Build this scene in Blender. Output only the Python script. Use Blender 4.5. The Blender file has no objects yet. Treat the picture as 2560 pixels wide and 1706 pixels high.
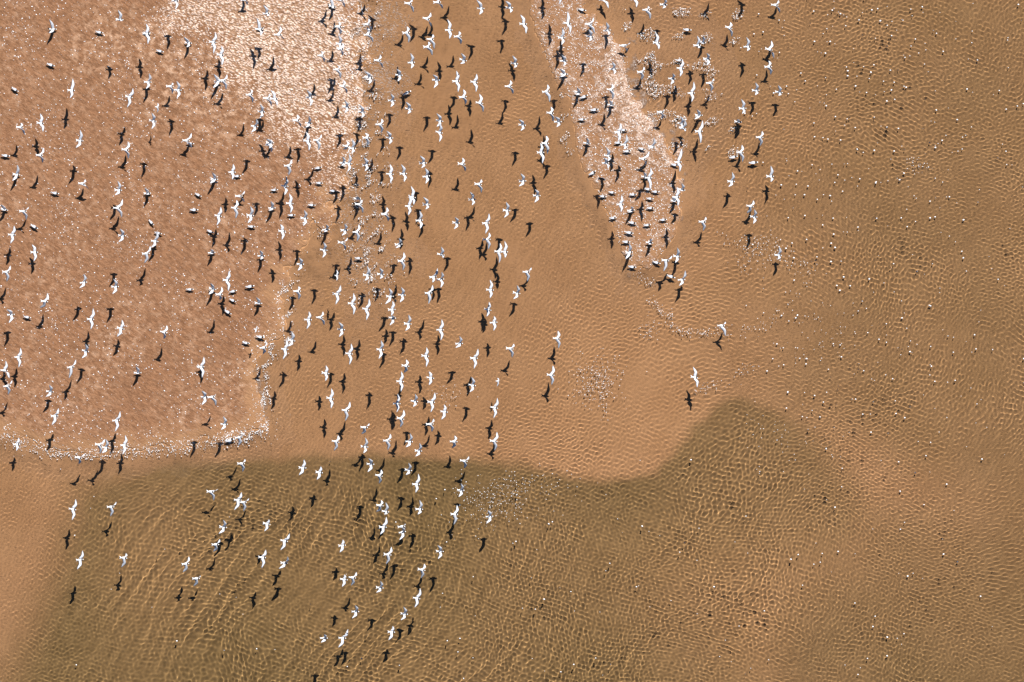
import bpy, math, random
import numpy as np
from mathutils import Vector

# ------------------------------------------------------------------ camera, sky, sun, exposure
scene = bpy.context.scene
S = 0.015                                   # metres on the ground per pixel of the 2560 px photograph
PW, PH = 2560, 1706
CAM_H = 400.0                               # long lens from an aircraft: almost no perspective
cam = bpy.data.cameras.new('camera')
cam_ob = bpy.data.objects.new('camera', cam)
scene.collection.objects.link(cam_ob)
cam_ob.location = (0, 0, CAM_H)
cam.sensor_width = 36
cam.lens = 36 * CAM_H / (PW * S)
cam.clip_start = 10
cam.clip_end = 2000
scene.camera = cam_ob

SUN_EL, SUN_AZ = math.radians(48), math.radians(14.5)
world = bpy.data.worlds.new('World')
scene.world = world
world.use_nodes = True
wn = world.node_tree
sky = wn.nodes.new('ShaderNodeTexSky')
sky.sky_type = 'NISHITA'
sky.sun_disc = False
sky.sun_elevation = SUN_EL
sky.sun_rotation = SUN_AZ
sky.altitude = 1500
sky.air_density = 0.7
sky.dust_density = 0.0
wn.links.new(sky.outputs[0], wn.nodes['Background'].inputs[0])
wn.nodes['Background'].inputs[1].default_value = 0.05

sun = bpy.data.lights.new('sun', 'SUN')
sun.energy = 4.6
sun.angle = math.radians(0.5)
sun.color = (1.0, 0.965, 0.91)
sun_ob = bpy.data.objects.new('sun', sun)
scene.collection.objects.link(sun_ob)
SUN_DIR = Vector((math.sin(SUN_AZ) * math.cos(SUN_EL), math.cos(SUN_AZ) * math.cos(SUN_EL), math.sin(SUN_EL)))
sun_ob.rotation_euler = SUN_DIR.to_track_quat('Z', 'Y').to_euler()
sun.cycles.is_caustics_light = True         # the sun is refracted by the water on to the bottom

vs = scene.view_settings
vs.view_transform = 'Standard'
vs.look = 'None'
vs.gamma = 1
vs.exposure = 0.9
cy = scene.cycles
cy.use_denoising = True
cy.max_bounces = 5
cy.diffuse_bounces = 1
cy.transmission_bounces = 4
cy.sample_clamp_indirect = 4
cy.use_adaptive_sampling = True

# ------------------------------------------------------------------ birds read off the photograph
# flying: body x y, tip of the upper wing x y, tip of the lower wing x y, shadow drop, wing stroke, size
FLYING = """
1945 638.5 1947.5 617 1944 649 16.6 u 1
132.4 73.5 124.7 49 124 84.2 6.9 u 1
299.2 49.7 296.1 26 301.5 53.6 122.4 u 1
178.3 226.5 182.1 196.7 175.5 246.4 71.9 f 1
437.8 2.3 433.3 -13.8 440.1 23.7 87.2 u 1
365.9 84.9 365.9 59.7 369.7 111 82.6 f 1
470.7 107.9 460 93.4 467.7 119.4 6.9 u 1
532 105.6 538.9 81.1 533.5 134.7 90.3 f 1
551.1 137.7 554.2 114.8 554.9 164.5 31.4 f 1
369.7 205.8 373.6 184.4 365.9 223.4 19.1 u 1
424.8 216.6 430.2 206.6 430.2 233.4 49 d 1
444.7 225.7 442.4 203.6 443.2 246.4 78.1 u 1
545 205.1 535 186 533.5 221.2 9.2 u 1
556.5 202 567.2 186.7 564.9 225 58.9 d 1
610.8 0 609.3 -18.4 616.9 12.2 29.1 d 1
666 34.4 659.1 13.8 669.1 41.3 88 u 1
647.7 73.5 642.3 45.9 652.2 90.3 67.3 u 1
695.1 87.2 700.5 65.8 708.9 98.7 86.5 d 1
831.3 16.8 823.7 -9.2 829.8 21.4 4.6 u 1
849.7 0 852.7 -21.4 861.9 18.4 85.7 d 1
845.8 67.3 846.6 54.3 849.7 87.2 85.7 d 1
917 61.2 921.6 46.7 928.5 75 96.4 d 1
918.5 87.2 917 67.3 933.1 106.4 85.7 d 1
848.9 110.2 846.6 88.8 845.1 127 90.3 u 1
850.4 122.4 857.3 107.1 855 139.3 99.5 d 1
802.2 139.3 803.8 127.8 810.6 155.3 94.9 d 1
842 174.5 847.4 163.8 851.2 196.7 76.5 d 1
943.8 151.5 950.7 137.7 956.8 169.9 70.4 d 1
923.1 194.4 912.4 179.1 922.4 211.2 98.7 u 1
856.6 215.8 858.9 200.5 867.3 234.2 76.5 d 1
921.4 -53.6 931.3 -71.5 933.3 -28.7 85.7 d 1
952 -41.3 944 -65.2 947 -23.4 85.7 u 1
823.4 -32.9 833.4 -50.8 835.3 -8 85.7 d 1
1020.5 9.2 1028.9 -3.1 1034.2 31.4 94.9 d 1
1093.1 6.1 1094.7 -9.2 1106.9 22.2 73.5 d 1
1065.6 47.4 1077.1 31.4 1077.8 68.1 39.8 d 1
1132.7 -49.7 1142.6 -67.6 1144.6 -24.9 85.7 d 1
1056.2 -21.4 1048.2 -45.3 1051.2 -3.5 85.7 u 1
1201.8 21.4 1191.9 0.8 1198.8 37.5 87.2 u 1
1273.7 19.9 1263.8 3.1 1276 32.9 75 u 1
1015.9 82.6 1017.4 65.8 1021.2 107.1 105.6 d 1
1122.2 75.8 1119.2 49 1123.8 97.9 94.1 f 1
1144.4 91.8 1147.5 78.1 1152.1 111 67.3 d 1
1075.5 98.7 1082.4 85.7 1085.5 123.2 62 d 1
1067.9 117.8 1071 104.1 1080.9 139.3 84.9 d 1
1028.1 156.9 1026.6 133.9 1028.1 172.2 79 u 1
1158.2 150.7 1153.6 133.9 1151.3 160.7 86 u 1
997.5 188.2 991.4 172.9 994.4 204.3 91.8 u 1
1090.1 200.5 1082.4 187.5 1084.7 221.2 86.9 u 1
1140.6 203.6 1141.4 177.5 1145.2 231.1 74.1 f 1
1185 205.8 1191.9 185.2 1190.3 230.3 53 f 1
1271.4 216.6 1276 200.5 1282.9 235.7 84.2 d 1
1287.3 -39.8 1279.3 -63.7 1282.3 -21.9 85.7 u 1
1278.1 -76.5 1278.1 -105.4 1278.1 -47.7 85.7 f 1
1308.3 60.5 1301.4 37.5 1315.2 84.9 107.1 f 1
1286.1 159.2 1281.5 140 1286.1 170.6 85.7 u 1
1418.5 58.9 1419.3 29.1 1426.2 83.4 68.9 f 1
1404 94.9 1405.5 68.9 1404 113.3 45.9 u 1
1471.3 61.2 1484.3 43.6 1487.4 84.2 23 d 1
1475.1 91.8 1471.3 73.5 1472.8 104.1 68.9 u 1
1506.5 -0.8 1509.6 -18.4 1521.8 21.4 20.7 f 1
1586.9 -1.5 1584.6 -21.4 1591.4 19.1 29.1 f 1
1517.2 76.5 1515.7 56.6 1521.8 88.8 13.8 u 1
1557 114.8 1576.9 106.4 1568.5 130.1 19.9 d 1
1376.9 -67.3 1376.9 -96.2 1376.9 -38.5 85.7 f 1
1398.6 -17.6 1398.6 -46.4 1398.6 11.2 101 f 1
1409.3 153 1404.7 139.3 1408.6 166.1 91.8 u 1
1410.9 186 1400.1 172.2 1400.9 193.6 8.4 u 1
1532.5 172.9 1530.2 155.3 1534.8 186.7 69.9 u 1
1364.9 229.6 1368.8 211.2 1374.4 255.6 84.2 d 1
1526.4 225 1530.2 209.7 1531.8 248.7 86.9 d 1
1445.3 231.1 1443 220.4 1440.7 238.8 9.2 u 1
1658.9 12.2 1662 -3.1 1656.6 22.2 58.2 u 1
1615.3 25.3 1620.7 15.3 1626 49 51.3 d 1
1784.9 -58.2 1794.9 -76.1 1796.9 -33.3 85.7 d 1
1879.8 -82.6 1871.9 -106.5 1874.9 -64.7 85.7 u 1
1641.3 107.1 1639 81.9 1647.4 124 59.7 f 1
1743.1 114 1743.1 90.3 1745.4 121.7 63.5 u 1
1756.1 106.4 1757.6 90.3 1753 110.2 3.8 u 1
1821.9 69.6 1826.5 55.1 1829.6 92.6 38.3 d 1
1867.8 117.1 1866.3 94.1 1867.8 128.6 40.6 u 1
1767.6 147.7 1766.8 133.9 1767.6 164.5 32.9 u 1
1701 171.4 1705.6 148.5 1700.2 192.1 55.1 f 1
1602.3 180.6 1609.9 166.8 1603.1 200.5 37.5 d 1
1679.6 197.4 1681.9 184.4 1676.5 212 38.3 u 1
1774.5 208.1 1784.4 195.9 1777.5 229.6 48.2 d 1
1727.8 233.4 1734.7 205.1 1729.3 255.6 27.5 f 1
1889.3 226.5 1888.5 207.4 1887.7 238.8 25.3 u 1
1936.8 13 1946.8 0 1949.8 32.1 24.5 d 1
1922.3 124 1929.2 101.8 1935.3 146.9 19.9 d 1
1920.8 167.6 1922.3 151.5 1926.9 187.5 30.6 d 1
1947.5 231.1 1945.3 214.3 1946 240.3 26.3 u 1
322.5 243 332.9 221.1 318 269.4 91.8 f 1
392.6 268.2 393.7 257.9 392.6 282 87.2 d 0.55
382.2 302.6 379.9 283.1 379.9 323.3 107.9 u 1
101 308.4 101 284.3 107.9 330.2 58.5 f 1
49.4 318.7 51.7 307.2 60.8 337.1 71.2 d 1
199.3 352 200.9 325.6 190.5 370.4 75.8 u 1
313.4 375 321.4 354.3 320.2 396.8 44.8 d 1
98.7 388.7 107.9 369.2 105.6 407.1 80.3 d 1
464.9 352 478.7 332.5 478.7 371.5 36.7 d 1
41.3 436.9 44.8 412.8 32.1 453 6.9 u 1
204.3 459.9 212.4 448.4 221.5 473.7 37.9 d 1
296.1 476 295 453 288.1 488.6 45.9 u 1
368.5 484 362.7 471.4 367.3 487.4 6.9 u 1
11.5 524.2 3.4 511.6 4.6 525.3 6.9 u 1
57.4 528.8 71.2 517.3 65.4 550.6 45.9 d 1
292.7 520.7 306.5 497.8 304.2 544.8 52.8 d 1
623.5 237.2 628.1 223.4 631.5 256.7 101 d 1
667.1 246.4 672.8 234.9 678.6 265.9 79.2 d 1
685.5 247.5 677.4 225.7 693.5 264.8 128.6 f 1
653.3 279.7 651 261.3 649.9 296.9 20.7 u 1
636.1 316.4 641.8 298.1 629.2 331.3 87.2 u 1
773.8 244.1 768.1 226.9 776.1 265.9 127.4 u 1
865.7 268.2 862.2 252.1 862.2 283.1 71.2 u 1
904.7 280.8 900.1 263.6 904.7 295.8 53.9 u 1
740.6 301.5 742.9 286.6 752 317.6 90.7 d 1
771.6 308.4 772.7 291.2 764.7 319.9 10.3 u 1
768.1 353.1 765.8 330.2 772.7 377.3 115.9 f 1
792.2 350.9 803.7 335.9 795.7 376.1 98.7 d 1
949.5 311.8 954.1 296.9 952.9 332.5 105.6 d 1
916.2 345.1 912.7 332.5 916.2 365.8 110.2 d 1
671.7 362.3 677.4 348.6 678.6 380.7 29.8 d 1
675.1 357.7 666 348.6 674 371.5 151.5 u 1
865.7 365.8 868 353.1 856.5 373.8 53.9 d 1
880.6 371.5 880.6 348.6 879.4 384.1 98.7 u 1
857.6 408.2 856.5 392.2 854.2 415.1 73.5 u 1
871.4 409.4 872.6 385.3 869.1 430.1 110.2 u 1
915 412.8 910.4 394.5 912.7 428.9 96.4 u 1
719.9 415.1 727.9 399.1 721 439.2 94.1 d 1
579.9 431.2 583.3 410.5 581 449.6 80.3 f 1
536.2 448.4 531.7 432.4 525.9 458.8 8 u 1
711.9 465.6 715.3 441.5 711.9 488.6 45.9 u 1
597.1 490.9 612 477.1 610.9 505.8 20.7 d 1
586.7 520.7 591.3 500.1 589 547.1 93.2 d 1
545.4 540.2 552.3 517.3 542 564.4 53 f 1
625.8 539.1 626.9 516.1 620 558.6 64.5 u 1
679.7 520.7 677.4 503.5 672.8 527.6 8 u 1
724.5 509.3 723.3 484 726.8 533.4 115 f 1
761.2 546 761.2 526.5 758.9 565.5 81.7 u 1
896.7 511.6 902.4 500.1 907 533.4 78.3 d 1
893.2 496.6 888.6 493.2 900.1 502.4 6.9 u 1
979.5 252.1 977.2 234.9 977.2 268.2 89.5 u 1
1022 272.8 1015.1 255.6 1019.7 285.4 89.5 u 1
1098.9 302.6 1092 284.3 1092 317.6 68.9 u 1
1097.7 331.3 1098.9 308.4 1098.9 355.4 95.3 u 1
1157.4 243 1158.6 223.4 1163.2 261.3 68.9 d 1
1198.8 257.9 1198.8 234.9 1207.9 280.8 90.7 d 1
1305.5 313 1297.5 299.2 1302.1 327.9 63.1 u 1
1375.5 283.1 1377.8 267.1 1382.4 303.8 78.1 d 1
1395 304.9 1388.1 292.3 1391.6 318.7 103.3 u 1
973.8 345.1 966.9 327.9 973.8 361.2 79 u 1
1362.9 358.9 1365.2 338.2 1368.6 385.3 36.7 d 1
1351.4 381.8 1351.4 357.7 1356 409.4 68.9 f 1
1057.6 408.2 1050.7 389.9 1054.1 420.9 68.9 u 1
1154 410.5 1156.3 394.5 1163.2 428.9 57.4 d 1
974.9 435.8 974.9 410.5 976.1 458.8 70 f 1
1008.2 434.6 1003.6 411.7 1010.5 455.3 104.5 u 1
1065.6 441.5 1063.3 420.9 1064.5 459.9 79.2 u 1
1195.3 461 1203.3 448.4 1203.3 482.9 75.8 d 1
1180.4 498.9 1175.8 480.6 1180.4 513.8 40.2 u 1
1030 493.2 1027.7 465.6 1034.6 512.7 55.1 f 1
1022 516.1 1023.1 487.4 1020.8 539.1 76 f 1
1066.7 511.6 1058.7 493.2 1064.5 524.2 45.9 u 1
1306.6 453 1302.1 434.6 1297.5 466.8 65.4 u 1
1342.2 489.7 1337.6 473.7 1336.5 507 63.1 u 1
1266.5 526.5 1265.3 505.8 1260.7 544.8 66.8 u 1
1140.2 557.5 1137.9 543.7 1135.6 573.5 82.9 u 1
1214.8 558.6 1222.9 534.5 1213.7 585 56.5 f 1
1048.4 551.7 1049.5 527.6 1050.7 572.4 95.5 u 1
962.3 535.7 966.9 518.4 970.3 554 68 d 1
1527.2 262.5 1522.6 251 1524.9 265.9 6.9 u 1
1545.6 331.3 1551.3 308.4 1545.6 354.3 72.3 f 1
1560.5 362.3 1566.3 337.1 1559.4 373.8 64.3 u 1
1467.5 358.9 1466.4 345.1 1465.3 360 6.9 u 1
1519.2 389.9 1515.8 369.2 1520.3 403.7 58.5 u 1
1513.5 408.2 1508.9 394.5 1520.3 422 79.2 u 1
1629.4 366.9 1635.1 345.1 1621.4 371.5 110.2 u 1
1606.4 397.9 1623.7 378.4 1615.6 412.8 28.7 d 1
1621.4 445 1627.1 419.7 1626 474.8 79.2 f 1
1612.2 442.7 1608.7 431.2 1615.6 447.3 6.9 u 1
1550.2 511.6 1553.6 488.6 1552.5 531.1 82.9 f 1
1577.7 526.5 1577.7 517.3 1570.9 532.2 6.9 u 1
1651.2 280.8 1660.4 273.9 1655.8 296.9 37.9 d 1
1702.9 309.5 1701.7 291.2 1699.4 323.3 45.9 u 1
1706.3 321 1712 300.3 1712 329 19.5 u 1
1747.6 329 1756.8 301.5 1752.2 358.9 44.8 d 1
1747.6 288.9 1741.9 275.1 1736.1 299.2 8 u 1
1856.7 271.7 1853.2 248.7 1855.5 285.4 37.9 u 1
1845.2 304.9 1841.7 299.2 1846.3 308.4 9.2 u 1
1899.1 344 1906 327.9 1900.3 365.8 34.4 d 1
1849.8 381.8 1855.5 362.3 1856.7 406 28.7 d 1
1694.8 406 1705.2 371.5 1699.4 430.1 52.8 f 1
1828 454.2 1830.3 431.2 1821.1 467.9 31 u 1
1704 474.8 1704 458.8 1699.4 477.1 62 u 1
1690.2 493.2 1693.7 467.9 1694.8 516.1 100.1 f 1
1685.6 502.4 1678.8 493.2 1681 504.7 6.9 u 1
1875 516.1 1884.2 501.2 1867 533.4 34.4 d 1
1884.2 542.5 1885.4 524.2 1883.1 559.8 40.4 u 1
1755.7 555.2 1764.8 542.5 1758 578.1 45.9 d 1
1925.7 441.5 1926.9 415.1 1926.9 455.3 31 u 1
29.8 587.5 35.6 564.6 26.4 609.4 51.7 f 1
86.1 631.2 80.3 611.7 84.9 654.1 29.8 f 1
14.9 680.5 25.3 664.5 16.1 704.6 68.9 d 1
305.3 589.8 300.7 572.6 297.3 605.9 96.4 u 1
386.8 603.6 392.6 578.4 378.8 619.7 20.7 u 1
365 634.6 375.3 615.1 360.4 658.7 67.7 d 1
208.9 706.9 210.1 685.1 199.7 720.7 66.6 u 1
288.1 717.3 284.7 697.7 282.4 735.6 58.5 u 1
111.3 754 118.2 733.3 98.7 770.1 64.3 d 1
27.5 787.3 18.4 773.5 23 807.9 47.1 u 1
226.1 798.8 233 771.2 227.3 824 57.4 f 1
301.9 821.7 305.3 799.9 292.7 842.4 47.1 f 1
408.6 830.9 416.7 813.7 408.6 848.1 70 d 1
213.5 878 214.6 860.7 205.5 896.3 48.7 u 1
44.8 894 51.7 869.9 47.1 919.3 49.8 f 1
705 578.4 701.5 561.1 705 600.2 105.6 f 1
815.2 574.9 816.3 562.3 810.6 580.7 6.9 u 1
861.1 576.1 862.2 560 855.3 589.8 82.6 u 1
890.9 580.7 896.7 561.1 892.1 604.8 86.1 d 1
854.2 607.1 869.1 594.4 863.4 625.4 81.5 d 1
809.4 625.4 809.4 605.9 807.1 644.9 95.3 u 1
529.4 632.3 527.1 624.3 525.9 635.8 6.9 u 1
653.3 640.3 649.9 626.6 652.2 649.5 10.3 u 1
750.9 661 748.6 644.9 745.2 677.1 80.3 u 1
917.3 688.6 918.5 665.6 912.7 702.3 45.9 u 1
951.8 686.3 949.5 670.2 950.6 697.7 32.1 u 1
841.6 689.7 841.6 674.8 841.6 702.3 90.7 f 0.58
566.1 701.2 573 677.1 570.7 728.7 60.8 f 1
531.7 723 527.1 708.1 522.5 736.8 9.2 u 1
547.7 736.8 553.5 717.3 548.9 750.5 95.3 d 1
646.4 758.6 641.8 743.7 643 759.7 8 u 1
742.9 728.7 746.3 716.1 746.3 749.4 97.6 d 1
841.6 735.6 851.9 713.8 839.3 762 58.5 f 1
879.4 759.7 884 733.3 884 787.3 96.4 f 1
915 773.5 923.1 747.1 916.2 801 94.1 f 1
770.4 799.9 772.7 779.2 767 822.9 97.6 f 1
799.1 794.2 807.1 779.2 810.6 813.7 80.3 d 1
853 824 847.3 805.6 848.5 842.4 106.1 u 1
639.6 824 641.8 816 637.3 832 64.3 f 0.5
657.9 869.9 666 855 656.8 886 76.2 d 1
729.1 851.6 729.1 828.6 721 866.5 80.8 u 1
711.9 873.4 716.5 849.3 707.3 898.6 119.8 f 1
872.6 884.8 878.3 859.6 873.7 912.4 64.7 f 1
950.6 874.5 952.9 851.6 947.2 897.5 109.5 u 1
996.7 611.7 997.9 595.6 989.8 620.8 47.1 u 1
1102.3 636.9 1103.5 617.4 1106.9 644.9 81.5 u 1
1003.6 653 1009.4 631.2 1007.1 677.1 83.8 d 1
1217.1 599 1222.9 581.8 1220.6 624.3 32.1 d 1
1260.7 630 1261.9 603.6 1263 644.9 68.9 f 1
1245.8 630 1250.4 608.2 1248.1 658.7 39 d 1
1082.8 693.1 1094.3 671.3 1081.7 706.9 34.4 f 1
1101.2 698.9 1104.6 680.5 1102.3 719.6 19.5 u 1
1071.3 733.3 1081.7 712.7 1071.3 760.9 91.8 d 1
1315.8 680.5 1328.5 669 1318.1 704.6 28.7 d 1
1225.2 725.3 1225.2 700 1225.2 746 73.5 f 1
1291.7 733.3 1292.9 713.8 1283.7 748.2 21.8 u 1
1004.8 737.9 1003.6 718.4 1000.2 756.3 88.4 u 1
974.9 741.4 972.6 720.7 963.4 760.9 49.4 u 1
979.5 774.6 981.8 752.8 978.4 789.6 60.8 f 1
980.7 795.3 978.4 789.6 974.9 813.7 86.1 u 1
1219.4 774.6 1222.9 755.1 1217.1 791.9 31 f 1
1234.3 806.8 1235.5 790.7 1234.3 827.4 57.4 f 1
1019.7 810.2 1022 787.3 1013.9 827.4 39 u 1
1100 825.2 1104.6 798.8 1102.3 851.6 29.8 f 1
1148.2 859.6 1149.4 841.2 1139.1 869.9 67 u 1
1391.6 847 1395 827.4 1396.2 872.2 43.6 d 1
1274.5 872.2 1284.8 859.6 1280.2 895.2 49.8 d 1
1063.3 890.6 1066.7 868.8 1065.6 918.1 60.1 f 1
1185 896.3 1195.3 872.2 1185 922.7 61.3 f 1
1623.7 607.1 1624.8 596.7 1621.4 611.7 8 u 1
1573.1 631.2 1573.1 609.4 1564 648.4 9.2 u 1
1663.8 651.8 1681 639.2 1659.2 679.4 49.4 d 1
1692.5 641.5 1693.7 619.7 1687.9 657.6 10.3 u 1
1704 700 1713.2 677.1 1698.3 715 18.4 u 1
1802.7 814.8 1814.2 804.5 1814.2 841.2 35.6 d 1
1736.1 943.9 1732.7 917.5 1743 969.2 48.2 f 1
10.3 926.7 14.9 902.6 24.1 946.2 23 f 1
176.8 918.7 189.4 899.2 172.2 946.2 62 d 1
17.2 965.8 29.8 950.8 19.5 987.6 68.9 d 1
125.1 979.5 124 962.3 115.9 992.2 24.1 u 1
344.4 932.5 340.9 916.4 339.8 934.8 8 u 1
136.6 1040.4 146.9 1020.9 129.7 1063.3 62 f 1
290.4 1051.8 300.7 1028.9 288.1 1079.4 53.9 f 1
41.3 1111.5 47.1 1094.3 41.3 1127.6 41.3 f 1
246.8 1112.7 261.7 1097.8 249.1 1135.6 84.9 d 1
264 1119.6 265.2 1097.8 254.8 1133.3 34.4 u 1
309.9 1113.8 313.4 1088.6 306.5 1136.8 41.3 f 1
196.3 1144.8 211.2 1134.5 196.3 1160.9 60.8 d 1
501.8 917.5 509.8 892.3 505.3 945.1 14.9 f 1
511 993.3 505.3 977.2 505.3 1012.8 113.6 u 1
528.2 993.3 538.5 986.4 539.7 1015.1 71.2 d 1
560.3 1061 559.2 1041.5 553.5 1074.8 47.1 u 1
597.1 1094.3 612 1082.8 594.8 1116.1 91.8 d 1
814 933.6 815.2 914.1 814 953.1 65.4 f 1
825.5 996.7 828.9 971.5 827.8 1022 67.7 f 1
863.4 1026.6 874.9 1004.8 863.4 1053 53.9 d 1
910.4 1069.1 923.1 1058.7 903.6 1086.3 88.4 d 1
839.3 1104.6 845 1088.6 834.7 1127.6 90.7 d 1
911.6 1117.3 913.9 1094.3 909.3 1133.3 20.7 u 1
602.8 1159.7 612 1148.3 606.3 1180.4 55.1 d 1
756.6 1170.1 760.1 1149.4 747.4 1188.4 101.2 f 1
798 1181.6 802.5 1166.6 792.2 1199.9 55.1 f 1
926.5 1160.9 921.9 1146 919.6 1180.4 96.6 u 1
947.2 1189.6 952.9 1174.7 947.2 1210.2 51.7 d 1
525.9 1229.8 545.4 1222.9 533.9 1252.7 41.3 d 1
1013.9 915.3 1015.1 899.2 1009.4 932.5 68.9 d 1
1000.2 954.3 1003.6 929 1002.5 979.5 89.5 f 1
1075.9 945.1 1072.5 929 1072.5 963.5 53.9 f 1
1180.4 963.5 1179.2 942.8 1174.6 980.7 52.8 u 1
1244.7 953.1 1243.5 945.1 1242.4 966.9 62 d 0.52
1376.7 938.2 1382.4 914.1 1379 963.5 45.9 d 1
992.1 1009.4 994.4 985.3 992.1 1031.2 36.7 f 1
1035.8 1003.6 1038.1 985.3 1033.5 1017.4 74.6 u 1
1078.2 1005.9 1087.4 981.8 1077.1 1031.2 51.7 f 1
1110.4 1030 1110.4 1011.7 1103.5 1049.6 55.1 f 1
1235.5 1019.7 1243.5 995.6 1234.3 1046.1 45.9 f 1
1001.3 1047.3 1009.4 1025.4 1000.2 1069.1 81.5 d 1
1074.8 1061 1084 1047.3 1079.4 1080.5 49.4 d 1
966.9 1102.4 976.1 1085.1 969.2 1126.5 67.7 d 1
1023.1 1104.6 1025.4 1084 1015.1 1118.4 64.3 u 1
1134.5 1104.6 1136.8 1089.7 1129.9 1120.7 57.4 d 1
1046.1 1127.6 1049.5 1108.1 1039.2 1141.4 24.1 u 1
1234.3 1103.5 1242.4 1080.5 1236.6 1127.6 26.4 d 1
1159.7 1152.9 1172.4 1141.4 1160.9 1171.2 43.6 d 1
1020.8 1175.8 1022 1157.4 1015.1 1187.3 62 u 1
1040.3 1211.4 1046.1 1185 1039.2 1232.1 45.9 f 1
1151.7 1226.3 1152.8 1209.1 1147.1 1242.4 25.3 u 1
181.4 1273.6 189.4 1248.4 180.2 1301.2 67.7 f 1
276.6 1267.9 290.4 1255.3 275.5 1292 53.9 d 1
199.7 1399.9 206.6 1376.9 192.8 1424 79.2 f 1
308.8 1395.3 314.5 1383.8 303 1419.4 59.7 d 1
463.7 1410.2 471.8 1391.8 456.8 1432 74.6 d 1
594.8 1250.7 604 1231.1 585.6 1275.9 89.5 f 1
607.4 1256.4 622.3 1246.1 608.6 1279.4 31 d 1
558.1 1318.4 559.2 1300 547.7 1334.5 28.7 u 1
538.5 1362 548.9 1348.2 532.8 1380.4 49.4 d 1
667.1 1310.3 672.8 1298.9 661.4 1328.7 71.2 f 1
710.7 1352.8 724.5 1334.5 701.5 1375.8 76.9 f 1
655.6 1394.1 664.8 1374.6 654.5 1420.5 91.8 f 1
710.7 1407.9 719.9 1391.8 698.1 1421.7 53.9 u 1
855.3 1364.3 857.6 1349.4 849.6 1381.5 53.9 f 1
490.3 1446.9 500.7 1440.1 483.4 1466.5 37.9 d 1
859.9 1449.2 861.1 1436.6 855.3 1467.6 87.2 f 1
880.6 1444.6 890.9 1430.9 877.2 1465.3 65.4 d 1
888.6 1529.6 888.6 1513.5 880.6 1545.7 95.3 u 1
949.5 1264.4 952.9 1250.7 940.3 1280.5 71.2 d 1
949.5 1469.9 951.8 1452.7 941.4 1481.4 70 u 1
957.5 1318.4 966 1292.4 950.6 1336.7 58.5 f 1
963.4 1279.4 964.6 1256.4 961.1 1286.2 31 u 1
1048.4 1273.6 1049.5 1250.7 1044.9 1286.2 57.4 u 1
1135.6 1286.2 1142.5 1263.3 1134.5 1312.6 35.6 d 1
1224 1292 1219.4 1275.9 1216 1309.2 45.9 u 1
1003.6 1317.2 1012.8 1310.3 1012.8 1321.8 33.3 d 1
1005.9 1331 1005.9 1319.5 999 1350.5 73.5 u 1
969.2 1387.3 978.4 1367.7 964.6 1411.4 35.6 d 1
1100 1379.2 1094.3 1363.1 1095.4 1397.6 56.2 u 1
1054.1 1425.1 1061 1410.2 1051.8 1446.9 29.8 d 1
1041.5 1496.3 1050.7 1471 1036.9 1519.3 57.4 f 1
1010.5 1535.3 1009.4 1517 1002.5 1550.2 28.7 u 1
978.5 1580.6 982.5 1565.3 971.3 1601 42.8 f 1
856.1 1595.9 870.3 1573.4 845.9 1619.3 36.7 f 1
810.2 1595.9 810.2 1585.7 803 1606.1 85.7 u 1
"""
STANDING = """
239.5 79.6 258.6 83.4
117.8 159.9 137 166.1
29.8 219.6 46.7 229.6
359 81.9 376.6 83.4
391.2 126.3 409.5 130.9
643.1 73.5 659.9 71.2
1446.1 23 1465.2 27.5
1707.9 74.2 1728.6 75.8
1690.3 151.5 1707.1 150.7
4.6 388.7 25.3 391
467.2 358.9 485.5 360
128.6 481.7 148.1 485.2
373 550.6 384.5 563.2
76.9 562.1 95.3 572.4
-16.1 438.1 1.1 436.9
586.7 441.5 600.5 440.4
786.5 422 804.8 418.6
789.9 457.6 807.1 458.8
677.4 476 694.6 474.8
824.4 477.1 841.6 478.3
770.4 512.7 788.8 513.8
719.9 539.1 738.3 538
620 566.6 638.4 567.8
488 484 504.1 492
475.4 525.3 496.1 525.3
1007.1 237.2 1027.7 228
1450.3 246.4 1469.8 238.4
1475.6 276.2 1496.2 273.9
1445.7 299.2 1464.1 299.2
1550.2 325.6 1567.4 325.6
1536.4 358.9 1554.8 355.4
1472.1 438.1 1489.4 427.8
1558.2 379.6 1577.7 377.3
1596.1 370.4 1613.3 375
1521.5 480.6 1538.7 482.9
1573.1 487.4 1591.5 486.3
1629.4 479.4 1647.8 480.6
1611 472.5 1629.4 474.8
1498.5 490.9 1515.8 492
1616.8 496.6 1632.8 497.8
1616.8 520.7 1635.1 520.7
1648.9 550.6 1667.3 549.4
1523.8 546 1541 544.8
1570.9 556.3 1590.4 558.6
1608.7 564.4 1627.1 562.1
1823.4 395.6 1844 391
1871.6 408.2 1895.7 406
1677.6 411.7 1696 414
386.8 581.8 405.2 585.3
466 724.1 484.4 724.1
59.7 791.9 78.1 795.3
517.9 576.1 535.1 583
887.5 646.1 905.8 646.1
614.3 718.4 636.1 715
574.1 731 592.5 726.4
574.1 748.2 590.2 755.1
561.5 775.8 578.7 786.1
640.7 841.2 661.4 844.7
606.3 856.1 624.6 859.6
1562.8 580.7 1583.5 584.1
1555.9 604.8 1575.4 605.9
1570.9 666.7 1590.4 669
1631.7 654.1 1651.2 659.9
1667.3 688.6 1687.9 695.4
562.6 1104.6 586.7 1097.8
"""

# ------------------------------------------------------------------ helpers
rng = np.random.default_rng(7)
random.seed(7)


def sm(a, b, x):
    t = np.clip((x - a) / (b - a), 0, 1)
    return t * t * (3 - 2 * t)


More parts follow.
